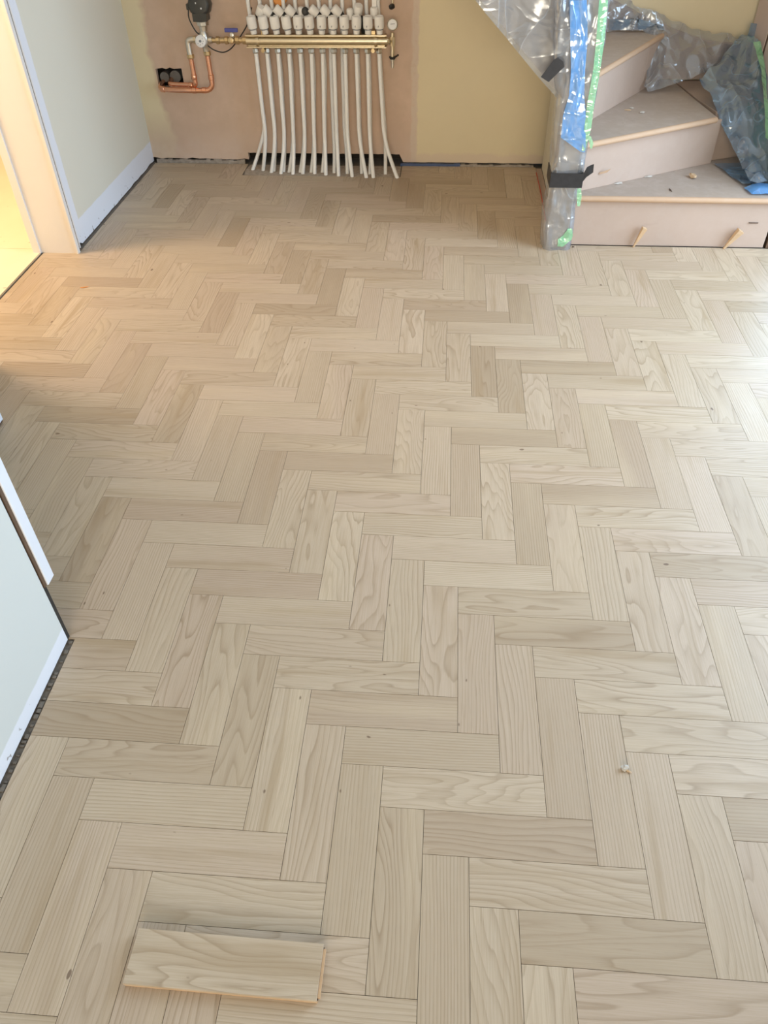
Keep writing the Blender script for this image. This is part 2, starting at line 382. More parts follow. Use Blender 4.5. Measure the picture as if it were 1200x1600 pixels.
bmesh.ops.recalc_face_normals(bm, faces=bm.faces); bm.to_mesh(wb.data); bm.free(); struct(wb)
struct(MB().box((-1.75,3.47,-0.1), (1.40,3.57,H)).build('wall_back_core', M['core']))
# ---------------------------------------------------------------- left wall with the door opening, ragged foot
v, f = [], []; y = 2.285; ys = []
while y < 3.366: ys.append(y); y += 0.022
ys.append(3.366)
def footl(y): return 0.006+0.007*max(0,noise.noise(Vector((y*12,5,0)))+0.2)+(0.012 if y < 2.34 else 0)
for y0, y1 in zip(ys, ys[1:]):
    k = len(v); v.extend([(-1.508,y0,footl(y0)),(-1.508,y1,footl(y1)),(-1.508,y1,H),(-1.508,y0,H)]); f.append((k,k+1,k+2,k+3))
wl = link('wall_left', v, f, M['left']); bm = bmesh.new(); bm.from_mesh(wl.data); bmesh.ops.remove_doubles(bm, verts=bm.verts, dist=0.0005)
ex = bmesh.ops.extrude_face_region(bm, geom=bm.faces[:]); bmesh.ops.translate(bm, verts=[g for g in ex['geom'] if isinstance(g, bmesh.types.BMVert)], vec=(-0.13,0,0))
bmesh.ops.recalc_face_normals(bm, faces=bm.faces); bm.to_mesh(wl.data); bm.free(); struct(wl)
struct(MB().box((-1.52,2.30,-0.003), (-1.50,3.36,0.002)).build('trim_2', M['screed']))            # dirt in the expansion gap
struct(MB().box((-1.638,1.10,0), (-1.508,1.44,H)).box((-1.638,1.44,2.05), (-1.508,2.285,H)).box((-1.508,1.108,0.0), (-1.335,1.17,H)).box((-1.638,0.2,0),(-1.52,1.10,H)).build('wall_hall', M['cream']))
# door lining: deep board, stop moulding at the far side, thin nosing with a solid dark strip painted as its shadow line toward the hall
dl = MB().box((-1.655,2.270,0.0), (-1.502,2.284,2.04)); d1 = dl.build('door_1', M['gloss_white']); struct(d1)
p = MB().box((-1.502,2.263,-0.001), (-1.495,2.284,2.04)).build('lining_edge', M['gloss_white'], d1)
p = MB().box((-1.502,2.285,0.005), (-1.4965,2.290,2.04)).build('shadow_line_strip', M['brown'], d1)
p = MB().box((-1.502,2.291,0.012), (-1.4955,2.300,2.04)).build('lining_return', M['gloss_white'], d1)
p = MB().box((-1.685,2.262,0.0), (-1.655,2.300,2.04)).build('door_stop', M['gloss_white'], d1)
# ---------------------------------------------------------------- near wall corner on the left
nw = MB().box((-0.96,-2.9,0.004), (-0.790,0.331,H)).box((-1.66,0.22,0.004), (-0.96,0.331,H)); o = nw.build('wall_near', M['near'], bevel=0.002); struct(o)
struct(MB().box((-0.960,0.331,0.0), (-0.7925,0.343,H)).build('trim_3', M['core']))
struct(MB().box((-0.965,0.343,0.168), (-0.786,0.372,H)).build('trim_4', M['primer'], bevel=0.0015))
struct(MB().box((-0.7945,0.334,0.17), (-0.7890,0.3425,H)).build('gap_line_strip', M['brown']))  # solid dark strip, the shade of the gap line put into its colour
struct(MB().box((-1.330,1.085,0.010), (-1.290,1.112,H)).build('trim_6', M['primer'], bevel=0.001))
struct(MB().box((-1.330,1.085,0.004), (-1.292,1.110,0.0095)).build('trim_7', M['brown']))
mb = MB(); q = random.Random(5); y = 0.33                                                        # rubble in the gap at the wall foot
while y > -1.2:
    s = q.uniform(0.002,0.006); mb.box((-0.789+q.uniform(-.001,.002),y-s*1.5,-0.003), (-0.782+s*0.3,y,s*0.6-0.002)); y -= q.uniform(0.006,0.03)
o = mb.build('gap_rubble', M['screed']); tag(o, 'grey grit in the gap under the near left wall', 'rubble', kind='stuff')
# ---------------------------------------------------------------- right side, front and ceiling
struct(MB().box((1.325,2.468,0), (1.40,3.366,H)).build('wall_right', M['cream']))
struct(MB().box((1.304,3.13,0.40), (1.3245,3.335,H)).build('trim_8', M['pinkwood'], bevel=0.002))
struct(MB().box((1.306,3.10,0.40), (1.3245,3.129,H)).build('trim_9', M['brown']))
struct(MB().box((1.302,2.90,0.40), (1.3245,3.099,H)).build('trim_10', M['pinkwood'], bevel=0.002))
struct(MB().box((1.296,2.440,0.0), (1.324,2.468,H)).build('trim_11', M['brown'], bevel=0.001))
rs = MB().box((2.10,-2.9,0), (2.20,0.50,H)).box((2.10,2.20,0),(2.20,3.50,H)).box((2.10,0.50,2.15),(2.20,2.20,H)).box((2.10,0.50,0),(2.20,2.20,0.15))
struct(rs.build('wall_side', M['cream']))
struct(MB().box((2.13,0.50,0.15),(2.17,0.55,2.15)).box((2.13,2.15,0.15),(2.17,2.20,2.15)).box((2.13,1.33,0.15),(2.17,1.37,2.15)).box((2.13,0.50,0.15),(2.17,2.20,0.20)).box((2.13,0.50,2.1),(2.17,2.20,2.15)).build('window_1', M['gloss_white']))
struct(MB().box((1.40,3.366,0),(2.20,3.47,0.35)).box((1.40,3.366,2.15),(2.20,3.47,H)).build('wall_back_right', M['cream']))
fr = MB().box((-0.96,-2.72,0), (-0.80,-2.60,H)).box((1.0,-2.72,0),(2.2,-2.60,H)).box((-0.80,-2.72,2.3),(1.0,-2.60,H)).box((-0.80,-2.72,0),(1.0,-2.60,0.35))
struct(fr.build('wall_front', M['cream']))
struct(MB().box((-0.80,-2.69,0.35),(-0.75,-2.63,2.3)).box((0.95,-2.69,0.35),(1.0,-2.63,2.3)).box((0.08,-2.69,0.35),(0.12,-2.63,2.3)).box((-0.8,-2.69,0.35),(1.0,-2.63,0.40)).build('window_2', M['gloss_white']))
struct(MB().box((-3.7,-2.75,H), (2.3,4.8,H+0.1)).build('ceiling', M['ceiling']))
struct(MB().box((-3.6,0.8,0), (-3.5,4.7,H)).box((-3.6,4.6,0),(-1.6,4.7,H)).box((-3.6,0.8,0),(-1.64,0.9,H)).box((-1.7,3.366,0),(-1.6,4.7,H)).build('wall_next_room', M['cream']))

# ================================================================= STAIRCASE
st = tag(empty('staircase', (0.45,2.42,0)), 'unpainted dusty MDF winder staircase turning left beside the back wall', 'staircase')
def sp(mb, name, mat, bevel=0.0015, label=None, smooth=False, root=None):
    o = mb.build(name, mat, None, smooth, bevel); child(o, root or st)
    if label: o['label'] = label
    return o
RISERS = [[(0.45,2.440),(1.286,2.443)], [(0.50,2.463),(1.115,2.822)], [(0.53,2.655),(0.840,3.150),(0.96,3.345)]]
Zt = [0.202, 0.396, 0.592]
def riser(pts, z0, z1):
    mb = MB()
    for (a, b) in zip(pts, pts[1:]):
        d = (Vector((*b,0))-Vector((*a,0))).normalized(); n = Vector((-d.y, d.x, 0))*0.012
        mb.prism([a, b, (b[0]+n.x,b[1]+n.y), (a[0]+n.x,a[1]+n.y)], z0, z1)
    return mb
sp(riser(RISERS[0], 0.001, 0.180), 'riser', M['mdf'])
sp(riser(RISERS[1], 0.202, 0.374), 'riser', M['mdf'])
sp(riser(RISERS[2], 0.396, 0.570), 'riser', M['mdf'])
def tread(poly, nose, z):
    o = sp(MB().prism(poly, z-0.022, z), 'tread', M['mdf_top'], 0.006)
    mb = MB(); a, b = nose                                  # the rounded front edge, worn to bare board
    A = Vector((*a, z-0.0107)); B = Vector((*b, z-0.0107)); mb.tube([A, B], 0.0112, 14)
    c = sp(mb, 'nosing', M['mdf_nose'], 0, 'rounded bare front edge of the tread', True); c.parent = o; c.matrix_parent_inverse.identity(); return o
tread([(0.455,2.430),(1.293,2.430),(1.293,2.95),(1.13,2.90),(0.505,2.52),(0.455,2.52)], [(0.458,2.430),(1.290,2.430)], Zt[0])
tread([(0.500,2.428),(1.078,2.773),(1.045,3.05),(1.01,3.352),(0.85,3.352),(0.50,2.66)], [(0.502,2.428),(1.074,2.771)], Zt[1])
tread([(0.510,2.56),(0.560,2.632),(0.928,3.300),(0.94,3.352),(0.51,3.352)], [(0.530,2.583),(0.926,3.300)], Zt[2])
# upper flight going left over the floor
for i in range(3):
    xr = 0.49-0.22*i; z = Zt[2]+0.196*(i+1)
    sp(MB().box((xr-0.012,2.49,z-0.196), (xr,3.352,z-0.024)), 'riser', M['mdf'])
    sp(MB().box((xr-0.25,2.47,z-0.022), (xr+0.015,3.352,z)), 'tread', M['mdf_top'], 0.006)
sp(MB().prism([(1.118,2.848),(1.285,2.918),(1.318,3.362),(1.02,3.352),(1.06,3.05),(1.095,2.862)], 0.203, 0.392), 'wall_string', M['mdf'], 0.002)
sp(MB().slab([(0.45,0.40),(1.0,0.40),(1.300,0.394),(1.300,0.535),(1.13,0.548),(0.96,0.598),(0.85,0.640),(0.66,0.715),(0.45,0.82)], 3.338, 3.3645), 'wall_string', M['mdf'], 0.002)
lz = lambda x: 0.562+(0.386-x)*0.948
sp(MB().slab([(0.408,lz(0.408)),(0.408,lz(0.408)+0.36),(-0.25,lz(-0.25)+0.36),(-0.25,lz(-0.25))], 2.440, 2.468), 'outer_string', M['newel'], 0.003)
sp(MB().box((0.4115,2.402,0), (0.4955,2.487,1.20)), 'newel_post', M['newel'], 0.004)
sp(MB().box((0.470,2.49,0), (0.482,3.335,0.57)), 'side_panel', M['cream'])
sp(MB().box((0.441,2.49,-0.0030), (0.469,3.335,0.0)), 'base_board', M['mdf'])
# marks on the risers
o = MB().box((1.200,2.4385,0.1005), (1.236,2.4408,0.1040)).build('slot', M['darkwood']); child(o, st); o['label'] = 'short dark saw slot in the lowest riser'
o = MB().slab([(0.598,0.255),(0.628,0.262),(0.640,0.276),(0.600,0.262)], 2.515, 2.5155).build('veneer_scrap', M['mdf_nose']); child(o, st)
o.data.transform(__import__('mathutils').Matrix.Translation((0,0,0)))

# ---------------------------------------------------------------- polythene film
def lerp(a, b, t): return a+(b-a)*t
def film(name, rows, mat, nu=26, nv=5, amp=0.006, seed=0, fold=9.0, parent=None):
    """rows of left-to-right world points; resampled, subdivided and crumpled"""
    R = []
    for row in rows:
        P = [Vector(p) for p in row]; d = [0]
        for a, b in zip(P, P[1:]): d.append(d[-1]+(b-a).length)
        out = []
        for i in range(nu+1):
            s = d[-1]*i/nu; k = 0
            while k < len(P)-2 and d[k+1] < s: k += 1
            t = 0 if d[k+1] == d[k] else (s-d[k])/(d[k+1]-d[k]); out.append(P[k].lerp(P[k+1], min(1, t)))
        R.append(out)
    G = []
    for a, b in zip(R, R[1:]):
        for j in range(nv): G.append([a[i].lerp(b[i], j/nv) for i in range(nu+1)])
    G.append(R[-1]); nr = len(G); v = []
    for j in range(nr):
        for i in range(nu+1):
            p = G[j][i]; q0 = G[j][max(0,i-1)]; q1 = G[j][min(nu,i+1)]; r0 = G[max(0,j-1)][i]; r1 = G[min(nr-1,j+1)][i]
            n = (q1-q0).cross(r1-r0)
            n = n.normalized() if n.length > 1e-9 else Vector((0,-1,0))
            s = Vector((p.x*fold+seed, p.y*fold*0.6, p.z*fold*0.55+seed*2))
            h = (1-abs(noise.noise(s))*2.2)*amp + noise.noise(s*3.1)*amp*0.45 + (1-abs(noise.noise(s*2.3+Vector((4,1,2))))*2)*amp*0.5
            if n.y > 0: n = -n
            v.append(p+n*max(h, -0.001))
    f = [(j*(nu+1)+i, j*(nu+1)+i+1, (j+1)*(nu+1)+i+1, (j+1)*(nu+1)+i) for j in range(nr-1) for i in range(nu)]
    o = link(name, v, f, mat, None, True)
    if parent is not None: child(o, parent)
    return o
# sleeve round the newel post: (z, left x, right x) measured on the post's front
SL = [(0.000,0.406,0.501),(0.06,0.399,0.503),(0.150,0.393,0.504),(0.25,0.401,0.503),(0.30,0.403,0.506),(0.39,0.398,0.510),(0.50,0.392,0.508),(0.563,0.385,0.510),(0.644,0.362,0.508),(0.741,0.345,0.510),(0.851,0.340,0.507),(1.0,0.345,0.507)]
rows = []
for z, xl, xr in SL:
    rows.append([(xr,2.494,z),(xr+0.001,2.398,z),(xr-0.012,2.389,z),(xl+0.012,2.389,z),(xl,2.398,z),(xl-0.001,2.494,z)])
sl = film('plastic_sleeve', rows, M['film'], 60, 8, 0.0072, 1.0, 13)
tag(sl, 'crumpled clear plastic sleeve taped around the stair newel post', 'plastic sheet')
def onfront(name, pts, mat, y, label, amp=0.002, nu=8, seed=0, fold=25):
    o = film(name, [[(a,y,z),(b,y,z)] for z, a, b in pts], mat, nu, 5, amp, seed, fold, sl)
    o['label'] = label; return o
onfront('blue_film_strip', [(0.855,0.378,0.434),(0.745,0.397,0.455),(0.649,0.414,0.462),(0.569,0.419,0.473),(0.506,0.408,0.488),(0.431,0.410,0.500),(0.402,0.458,0.505),(0.380,0.492,0.506)], M['film_bright'], 2.379, 'bright blue pointed film strip', 0.005, 10, 3)
onfront('green_tape_edge', [(0.855,0.474,0.503),(0.746,0.484,0.512),(0.650,0.490,0.514),(0.549,0.487,0.512),(0.464,0.490,0.515),(0.385,0.494,0.505)], M['film_green'], 2.377, 'green tape along the right edge of the sleeve', 0.002, 5, 5)
onfront('green_tape_scrap', [(0.437,0.506,0.518),(0.411,0.518,0.532),(0.393,0.523,0.530)], M['film_green'], 2.380, 'green tape scrap above the black tape', 0.002, 4, 6)
onfront('green_tape_scrap', [(0.249,0.499,0.513),(0.216,0.502,0.521),(0.181,0.510,0.520)], M['film_green'], 2.380, 'green tape scrap below the black tape', 0.002, 4, 7)
onfront('green_tape_scrap', [(0.094,0.488,0.503),(0.065,0.472,0.510),(0.049,0.454,0.507),(0.020,0.456,0.479)], M['film_green'], 2.378, 'green tape scrap at the foot of the post', 0.003, 6, 8)
# band of black tape with a loose tail
z0, z1 = 0.252, 0.305
band = MB(); outl = [(0.392,2.497),(0.392,2.373),(0.515,2.373),(0.515,2.497)]; inn = [(0.395,2.497),(0.395,2.376),(0.512,2.376),(0.512,2.497)]
for a, b, c, d in zip(outl, outl[1:], inn, inn[1:]): band.prism([a, b, d, c], z0, z1)
o = band.build('black_tape_band', M['tape']); child(o, sl); o['label'] = 'wide band of black tape around the sleeve'
tail = film('tape_tail', [[(0.512,2.377,0.268),(0.526,2.376,0.292),(0.548,2.375,0.310)],[(0.512,2.377,0.302),(0.522,2.374,0.330),(0.546,2.375,0.340)]], M['tape'], 8, 4, 0.002, 2, 30); child(tail, sl)
o = MB().slab([(0.312,0.630),(0.341,0.614),(0.389,0.662),(0.383,0.678),(0.363,0.689),(0.351,0.684)], 2.371, 2.373).build('black_tape_patch', M['tape']); child(o, sl); o['label'] = 'short rounded black tape patch on the sheet'
# sheet hung over the outer string of the upper flight
rows = []
for (u0, z0_), (u1, z1_) in (((-0.18,1.10),(-0.18,1.42)),((-0.03,0.945),(-0.03,1.30)),((0.076,0.842),(0.076,1.20)),((0.20,0.722),(0.22,1.06)),((0.328,0.600),(0.33,0.95)),((0.386,0.548),(0.42,0.88))):
    rows.append([(u0,2.432,z0_),(lerp(u0,u1,.5),2.426,lerp(z0_,z1_,.5)),(u1,2.432,z1_)])
o = film('plastic_sheet', rows, M['film'], 22, 8, 0.010, 12.0, 5)
tag(o, 'clear plastic sheet hanging over the sloping stair string left of the post', 'plastic sheet', 'plastic sheets on the stairs')
# sheet over the string on the back wall
top = [(0.641,3.334,0.761),(0.764,3.334,0.685),(0.852,3.334,0.657),(0.956,3.334,0.621),(1.075,3.330,0.581),(1.133,3.330,0.569),(1.285,3.320,0.559)]
mid = [(0.654,3.300,0.663),(0.769,3.300,0.634),(0.881,3.280,0.566),(0.951,3.250,0.516),(1.047,3.250,0.516),(1.123,3.250,0.538),(1.268,3.300,0.553)]
bot = [(0.674,3.300,0.596),(0.895,3.280,0.602),(0.834,3.120,0.413),(0.851,3.100,0.396),(0.997,3.160,0.420),(1.121,3.200,0.461),(1.262,3.290,0.545)]
o = film('plastic_sheet', [top, mid, bot], M['film'], 60, 20, 0.020, 20.0, 11)
tag(o, 'creased clear plastic sheet along the back wall above the third step', 'plastic sheet', 'plastic sheets on the stairs')
# dark folded film running beneath it
o = film('sheet_fold', [[(0.675,3.285,0.642),(0.806,3.285,0.642),(0.904,3.275,0.620)],[(0.682,3.285,0.601),(0.814,3.285,0.604),(0.916,3.275,0.603)]], M['film_blue'], 16, 5, 0.004, 33, 10); tag(o, 'narrow blue plastic fold lying along the back of the top step', 'plastic sheet')
# blue sheet hanging in the right corner
rows = [[(1.265,3.300,0.563),(1.313,3.200,0.563)],
        [(1.150,3.150,0.501),(1.236,3.100,0.525),(1.309,3.050,0.500)],
        [(1.032,3.000,0.463),(1.182,2.980,0.469),(1.303,2.950,0.453)],
        [(1.084,2.920,0.416),(1.196,2.880,0.422),(1.295,2.850,0.395)],
        [(1.116,2.840,0.360),(1.199,2.780,0.365),(1.291,2.750,0.327)],
        [(1.171,2.740,0.279),(1.214,2.680,0.287),(1.287,2.640,0.264)],
        [(1.192,2.620,0.237),(1.215,2.560,0.241),(1.276,2.550,0.233)],
        [(1.192,2.520,0.215),(1.217,2.500,0.220),(1.266,2.500,0.226)]]
d = film('plastic_sheet', rows, M['film_blue'], 40, 9, 0.020, 41.0, 9)
tag(d, 'blue tinted plastic sheet hanging down the right corner onto the lowest step', 'plastic sheet', 'plastic sheets on the stairs')
o = film('sheet_foot', [[(1.122,2.80,0.206),(1.20,2.78,0.212),(1.285,2.76,0.23)],[(1.150,2.66,0.206),(1.21,2.64,0.212),(1.288,2.60,0.222)],[(1.176,2.56,0.206),(1.22,2.54,0.214),(1.290,2.50,0.222)]], M['film_blue'], 16, 6, 0.006, 50, 10); child(o, d)
o = film('sheet_hem', [[(1.172,2.525,0.206),(1.225,2.52,0.228),(1.290,2.50,0.228)],[(1.183,2.455,0.205),(1.235,2.455,0.212),(1.290,2.452,0.212)]], M['film_bright'], 12, 6, 0.004, 51, 18); child(o, d); o['label'] = 'brighter blue folded hem of the sheet'
o = film('green_tape_edge', [[(1.258,3.140,0.585),(1.289,3.140,0.585)],[(1.269,3.000,0.523),(1.291,3.000,0.512)],[(1.251,2.800,0.443),(1.269,2.800,0.432)],[(1.254,2.680,0.347),(1.275,2.680,0.336)]], M['film_green'], 6, 6, 0.003, 55, 18); child(o, d); o['label'] = 'green tape edge at the right of the sheet'
o = film('green_tape_scrap', [[(1.270,3.280,0.581),(1.326,3.280,0.576)],[(1.276,3.260,0.561),(1.333,3.260,0.551)]], M['film_green'], 6, 4, 0.002, 57, 18); child(o, d); o['label'] = 'green tape holding the sheet to the wall corner'
o = film('film_scrap', [[(1.278,3.290,0.627),(1.319,3.290,0.622)],[(1.275,3.280,0.581),(1.326,3.280,0.576)]], M['film_blue'], 6, 4, 0.003, 58, 18); child(o, d)

# ================================================================= HEATING MANIFOLD
mf = tag(empty('heating_manifold', (-0.61,3.26,0.56)), 'long brass heating manifold on the wall with twelve white valve heads', 'manifold')
YB = 3.262
def mp(mb, name, mat, smooth=True, label=None, bevel=0, root=None):
    o = mb.build(name, mat, None, smooth, bevel); child(o, root or mf)
    if label: o['label'] = label
    return o
bar = MB().tube([(-0.926,YB,0.563),(-0.289,YB,0.563)], 0.0168, 24)
bar.box((-0.926,YB-0.018,0.5835),(-0.292,YB+0.014,0.5885)).box((-0.926,YB-0.018,0.5385),(-0.292,YB+0.014,0.5430)).box((-0.92,YB-0.003,0.540),(-0.30,YB+0.003,0.586))
for xx in (-0.875,-0.340): bar.tube([(xx-0.006,YB,0.563),(xx+0.006,YB,0.563)], 0.0215, 24)
mp(bar, 'manifold_bar', M['nickel'])
for xx in (-0.850,-0.352):
    mp(MB().box((xx-0.008,YB+0.01,0.53),(xx+0.008,3.365,0.60)).lathe((xx,YB-0.026,0.530), (0,-1,0), [(0.007,-0.06),(0.0085,-0.02),(0.0085,0.004)], 12), 'wall_bracket', M['brass'])
PX = [-0.889+0.0511*k for k in range(12)]
HX = [-0.892+0.0518*k for k in range(12)]
for k in range(12):
    x = HX[k]; tilt = Vector((-0.10 if k < 4 else -0.03*(k % 3-1), -0.05, 1))
    base = Vector((x+(0.004 if k<4 else 0), YB, 0.590))
    c = mp(MB().lathe(base, tilt, [(0.0135,0),(0.0145,0.003),(0.0145,0.016),(0.013,0.018)], 12), 'valve_collar', M['cap'])
    c2 = mp(MB().lathe(base, tilt, [(0.0155,0.0165),(0.0175,0.0175),(0.0175,0.0205),(0.0165,0.021)], 24), 'dark_ring', M['capgrey'], label='thin dark ring under the valve head')
    hd = mp(MB().lathe(base, tilt, [(0.0180,0.0205),(0.0208,0.023),(0.0215,0.034),(0.0213,0.060),(0.0200,0.0675),(0.0160,0.0695),(0.0155,0.067),(0.002,0.0665)], 40, rib=0.025), 'valve_head', M['cap'], label='white ribbed plastic valve head')
    if k >= 4:
        mk = MB(); hp = base+tilt.normalized()*0.031+Vector((-0.004,-0.0213,0))
        mk.box(tuple(hp+Vector((-0.0010,-0.0012,-0.003))), tuple(hp+Vector((0.0012,0.0012,0.0035))))
        mk.box(tuple(hp+Vector((-0.0010,-0.0012,0.002))), tuple(hp+Vector((0.0032,0.0012,0.0036))))
        o = mk.build('number_mark', M['capgrey']); o.parent = hd; child_l = mf.location; o.data.transform(__import__('mathutils').Matrix.Translation(-child_l))
    # compression nut under the bar
    x = PX[k]
    nut = MB().lathe((x,YB,0.540), (0,-0.03,-1), [(0.010,0),(0.010,0.005),(0.0150,0.007),(0.0150,0.021),(0.0125,0.026)], 6)
    mp(nut, 'pipe_nut', M['nickel_grey'], False, bevel=0.0008)
# heads of the upper manifold, tipped forward behind the front row, on dark cranked stems
TIP = [(407,14,0.75,0.0),(416,18,-0.7,0.45),(435,18,-0.75,0.5),(453,18,-0.8,0.5),(489,18,-0.75,0.5),(508,18,-0.75,0.5),(526,18,-0.75,0.5),(560,14,0.35,0.15)]
TW = [(-0.853,3.285,0.673),(-0.823,3.280,0.674),(-0.772,3.280,0.674),(-0.720,3.280,0.674),(-0.615,3.280,0.674),(-0.564,3.280,0.674),(-0.513,3.280,0.674),(-0.417,3.285,0.678)]
for i, (p0, tp) in enumerate(zip(TW, TIP)):
    p0 = Vector(p0); d = Vector((-tp[2], -0.35, -0.9 if tp[2] > 0 else -0.9)).normalized() if False else Vector((tp[2]*(-1), -0.3, 0.95)).normalized()
    up = d if tp[2] < 0 else d
    if i == 0: up = Vector((0.45,-0.3,0.85)).normalized()
    elif i == 7: up = Vector((0.15,-0.4,0.9)).normalized()
    else: up = Vector((-0.70,-0.12,0.68)).normalized()
    b = p0-up*0.020
    hd = mp(MB().lathe(b, up, [(0.0165,0),(0.0190,0.003),(0.0192,0.034),(0.0175,0.039),(0.004,0.040)], 32, rib=0.02), 'tipped_head', M['cap'], label='white valve head tipped over behind the front row')
    st_ = [b+up*0.002, b-up*0.010+Vector((0.002,0,0)), b+Vector((0.019,0.003,-0.026)), b+Vector((0.020,0.010,-0.075))]
    s_ = mp(MB().tube(spline(st_,5), [0.0160]*4+[0.0125]*7+[0.009]*5, 14), 'head_stem', M['black'], label='black stem of the tipped valve head')
for (p0, r) in (((-0.671,3.290,0.665),0.014),((-0.455,3.290,0.660),0.015),((-0.348,3.300,0.663),0.019)):
    mp(MB().lathe(Vector(p0)-Vector((0,0,0.018)), (0,-0.15,1), [(r*0.9,0),(r,0.003),(r,0.034),(r*0.8,0.040),(0.003,0.041)], 32, rib=0.02), 'tipped_head', M['cap'], label='white valve head partly hidden behind the front row')
mp(MB().lathe((-0.652,3.280,0.672), (0.2,-1,0.2), [(0.012,-0.012),(0.0165,-0.008),(0.0165,0.008),(0.012,0.012)], 24), 'dark_cap', M['black'])
# right end: air vent body, pressure gauge, drain tap
mp(MB().lathe((-0.289,YB,0.563), (1,0,0), [(0.014,0),(0.014,0.006),(0.011,0.008),(0.011,0.016)], 8), 'end_nut', M['nickel'], False)
mp(MB().tube([(-0.266,YB,0.500),(-0.266,YB,0.595)], [0.0085,0.0085], 14).lathe((-0.266,YB,0.545),(0,0,1),[(0.0115,0),(0.0115,0.035)],8).lathe((-0.266,YB,0.563),(-0.7,-0.7,0),[(0.006,0),(0.006,0.018),(0.009,0.018),(0.009,0.022)],10), 'end_valve', M['nickel'])
g = mp(MB().lathe((-0.266,YB+0.004,0.624), (0.05,-1,0.35), [(0.018,-0.012),(0.0225,-0.008),(0.0235,0.006),(0.0215,0.008),(0.020,0.006),(0.002,0.0055)], 32), 'pressure_gauge', M['nickel_grey'], label='round pressure gauge at the right end')
f_ = mp(MB().lathe((-0.266,YB+0.004,0.624), (0.05,-1,0.35), [(0.0175,0.0055),(0.0175,0.0066)], 32), 'gauge_face', M['dial']); f_.parent = g
ax = Vector((0.05,-1,0.35)).normalized(); cc = Vector((-0.266,YB+0.004,0.624))+ax*0.0075
nd = mp(MB().tube([cc+Vector((-0.009,0,0.001)), cc+Vector((0.010,0,0.003))], 0.0008, 6), 'gauge_needle', M['black']); nd.parent = g
mp(MB().lathe((-0.266,YB,0.503), (0,0,-1), [(0.010,0),(0.016,0.001),(0.016,0.005),(0.012,0.010),(0.009,0.013)], 16), 'drain_cap', M['black'])
mp(MB().tube([(-0.250,YB,0.503),(-0.240,YB-0.01,0.510)], 0.004, 8), 'drain_lever', M['black'])
mp(MB().lathe((-0.266,YB,0.495), (0,0,-1), [(0.011,0),(0.010,0.010),(0.006,0.012),(0.0055,0.038),(0.0045,0.038)], 16), 'drain_spout', M['nickel_grey'])
# left end: unions and blue-handled ball valve
lf = MB()
for xa, xb, r in ((-0.945,-0.925,0.0165),(-0.962,-0.945,0.011),(-0.978,-0.960,0.0175),(-1.012,-0.976,0.0125),(-1.026,-1.010,0.0165),(-1.050,-1.026,0.0115),(-1.066,-1.050,0.016),(-1.085,-1.066,0.010)):
    lf.lathe((xa,YB+0.004,0.564), (1,0,0), [(r*0.92,0),(r,0.002),(r,xb-xa-0.002),(r*0.92,xb-xa)], 8 if r > 0.014 else 14)
lf.lathe((-0.993,YB-0.006,0.566), (0,-1,0.15), [(0.013,-0.004),(0.0145,0.004),(0.012,0.014),(0.006,0.016)], 20)
mp(lf, 'union_fitting', M['brass'], False, bevel=0.0008)
mp(MB().lathe((-0.988,YB,0.576), (0,-0.3,1), [(0.008,0),(0.009,0.004),(0.006,0.010),(0.005,0.030)], 14).lathe((-0.986,YB-0.012,0.588),(0,-1,0.2),[(0.009,0),(0.009,0.006),(0.004,0.008)],12), 'valve_stem', M['nickel_grey'])
mp(MB().box((-1.018,YB-0.016,0.598), (-0.958,YB-0.004,0.614)), 'blue_lever', M['blue_handle'], False, 'blue butterfly lever of the ball valve', 0.003)

# ---------------------------------------------------------------- pump and mixing valve
pu = tag(empty('circulation_pump', (-1.12,3.27,0.60)), 'black circulation pump above a mixing valve with white dial', 'pump')
Y = 3.270
def pp(mb, name, mat, smooth=True, label=None, bevel=0): return mp(mb, name, mat, smooth, label, bevel, pu)
body = MB().lathe((-1.118,Y+0.010,0.700), (0,-1,0.12), [(0.036,-0.035),(0.046,-0.030),(0.050,0.0),(0.050,0.030),(0.043,0.040),(0.036,0.042)], 10)
body.box((-1.150,Y-0.036,0.640),(-1.088,Y+0.03,0.672)).box((-1.176,Y-0.02,0.682),(-1.160,Y+0.02,0.705))
b_ = pp(body, 'pump_body', M['pump'], True, None, 0.002)
pp(MB().box((-1.128,Y-0.0395,0.708),(-1.124,Y-0.036,0.714)), 'display_mark', M['dial'], False)
pp(MB().box((-1.108,Y-0.0395,0.688),(-1.102,Y-0.036,0.694)), 'display_mark', M['dial'], False)
pp(MB().lathe((-1.119,Y,0.640), (0,0,-1), [(0.026,0),(0.028,0.003),(0.028,0.018),(0.020,0.020),(0.017,0.040)], 8), 'union_nut', M['nickel_grey'], False, bevel=0.001)
pp(MB().lathe((-1.120,Y,0.603), (0,0,-1), [(0.015,0),(0.021,0.012),(0.0235,0.030),(0.0235,0.048),(0.019,0.060),(0.014,0.066),(0.014,0.088)], 24).tube([(-1.085,Y,0.565),(-1.160,Y,0.565)],0.0145,18), 'mixing_valve_body', M['nickel_grey'])
dd = pp(MB().lathe((-1.130,Y-0.018,0.562), (-0.05,-1,0.25), [(0.022,0),(0.0245,0.003),(0.0245,0.016),(0.020,0.020),(0.010,0.0205)], 32), 'mixing_dial', M['dial'], True, 'white numbered dial of the mixing valve')
ax = Vector((-0.05,-1,0.25)).normalized(); cc = Vector((-1.130,Y-0.018,0.562))+ax*0.021
k_ = pp(MB().lathe(cc, ax, [(0.0055,0),(0.005,0.002)], 14), 'dial_screw', M['capgrey']); k_.parent = dd
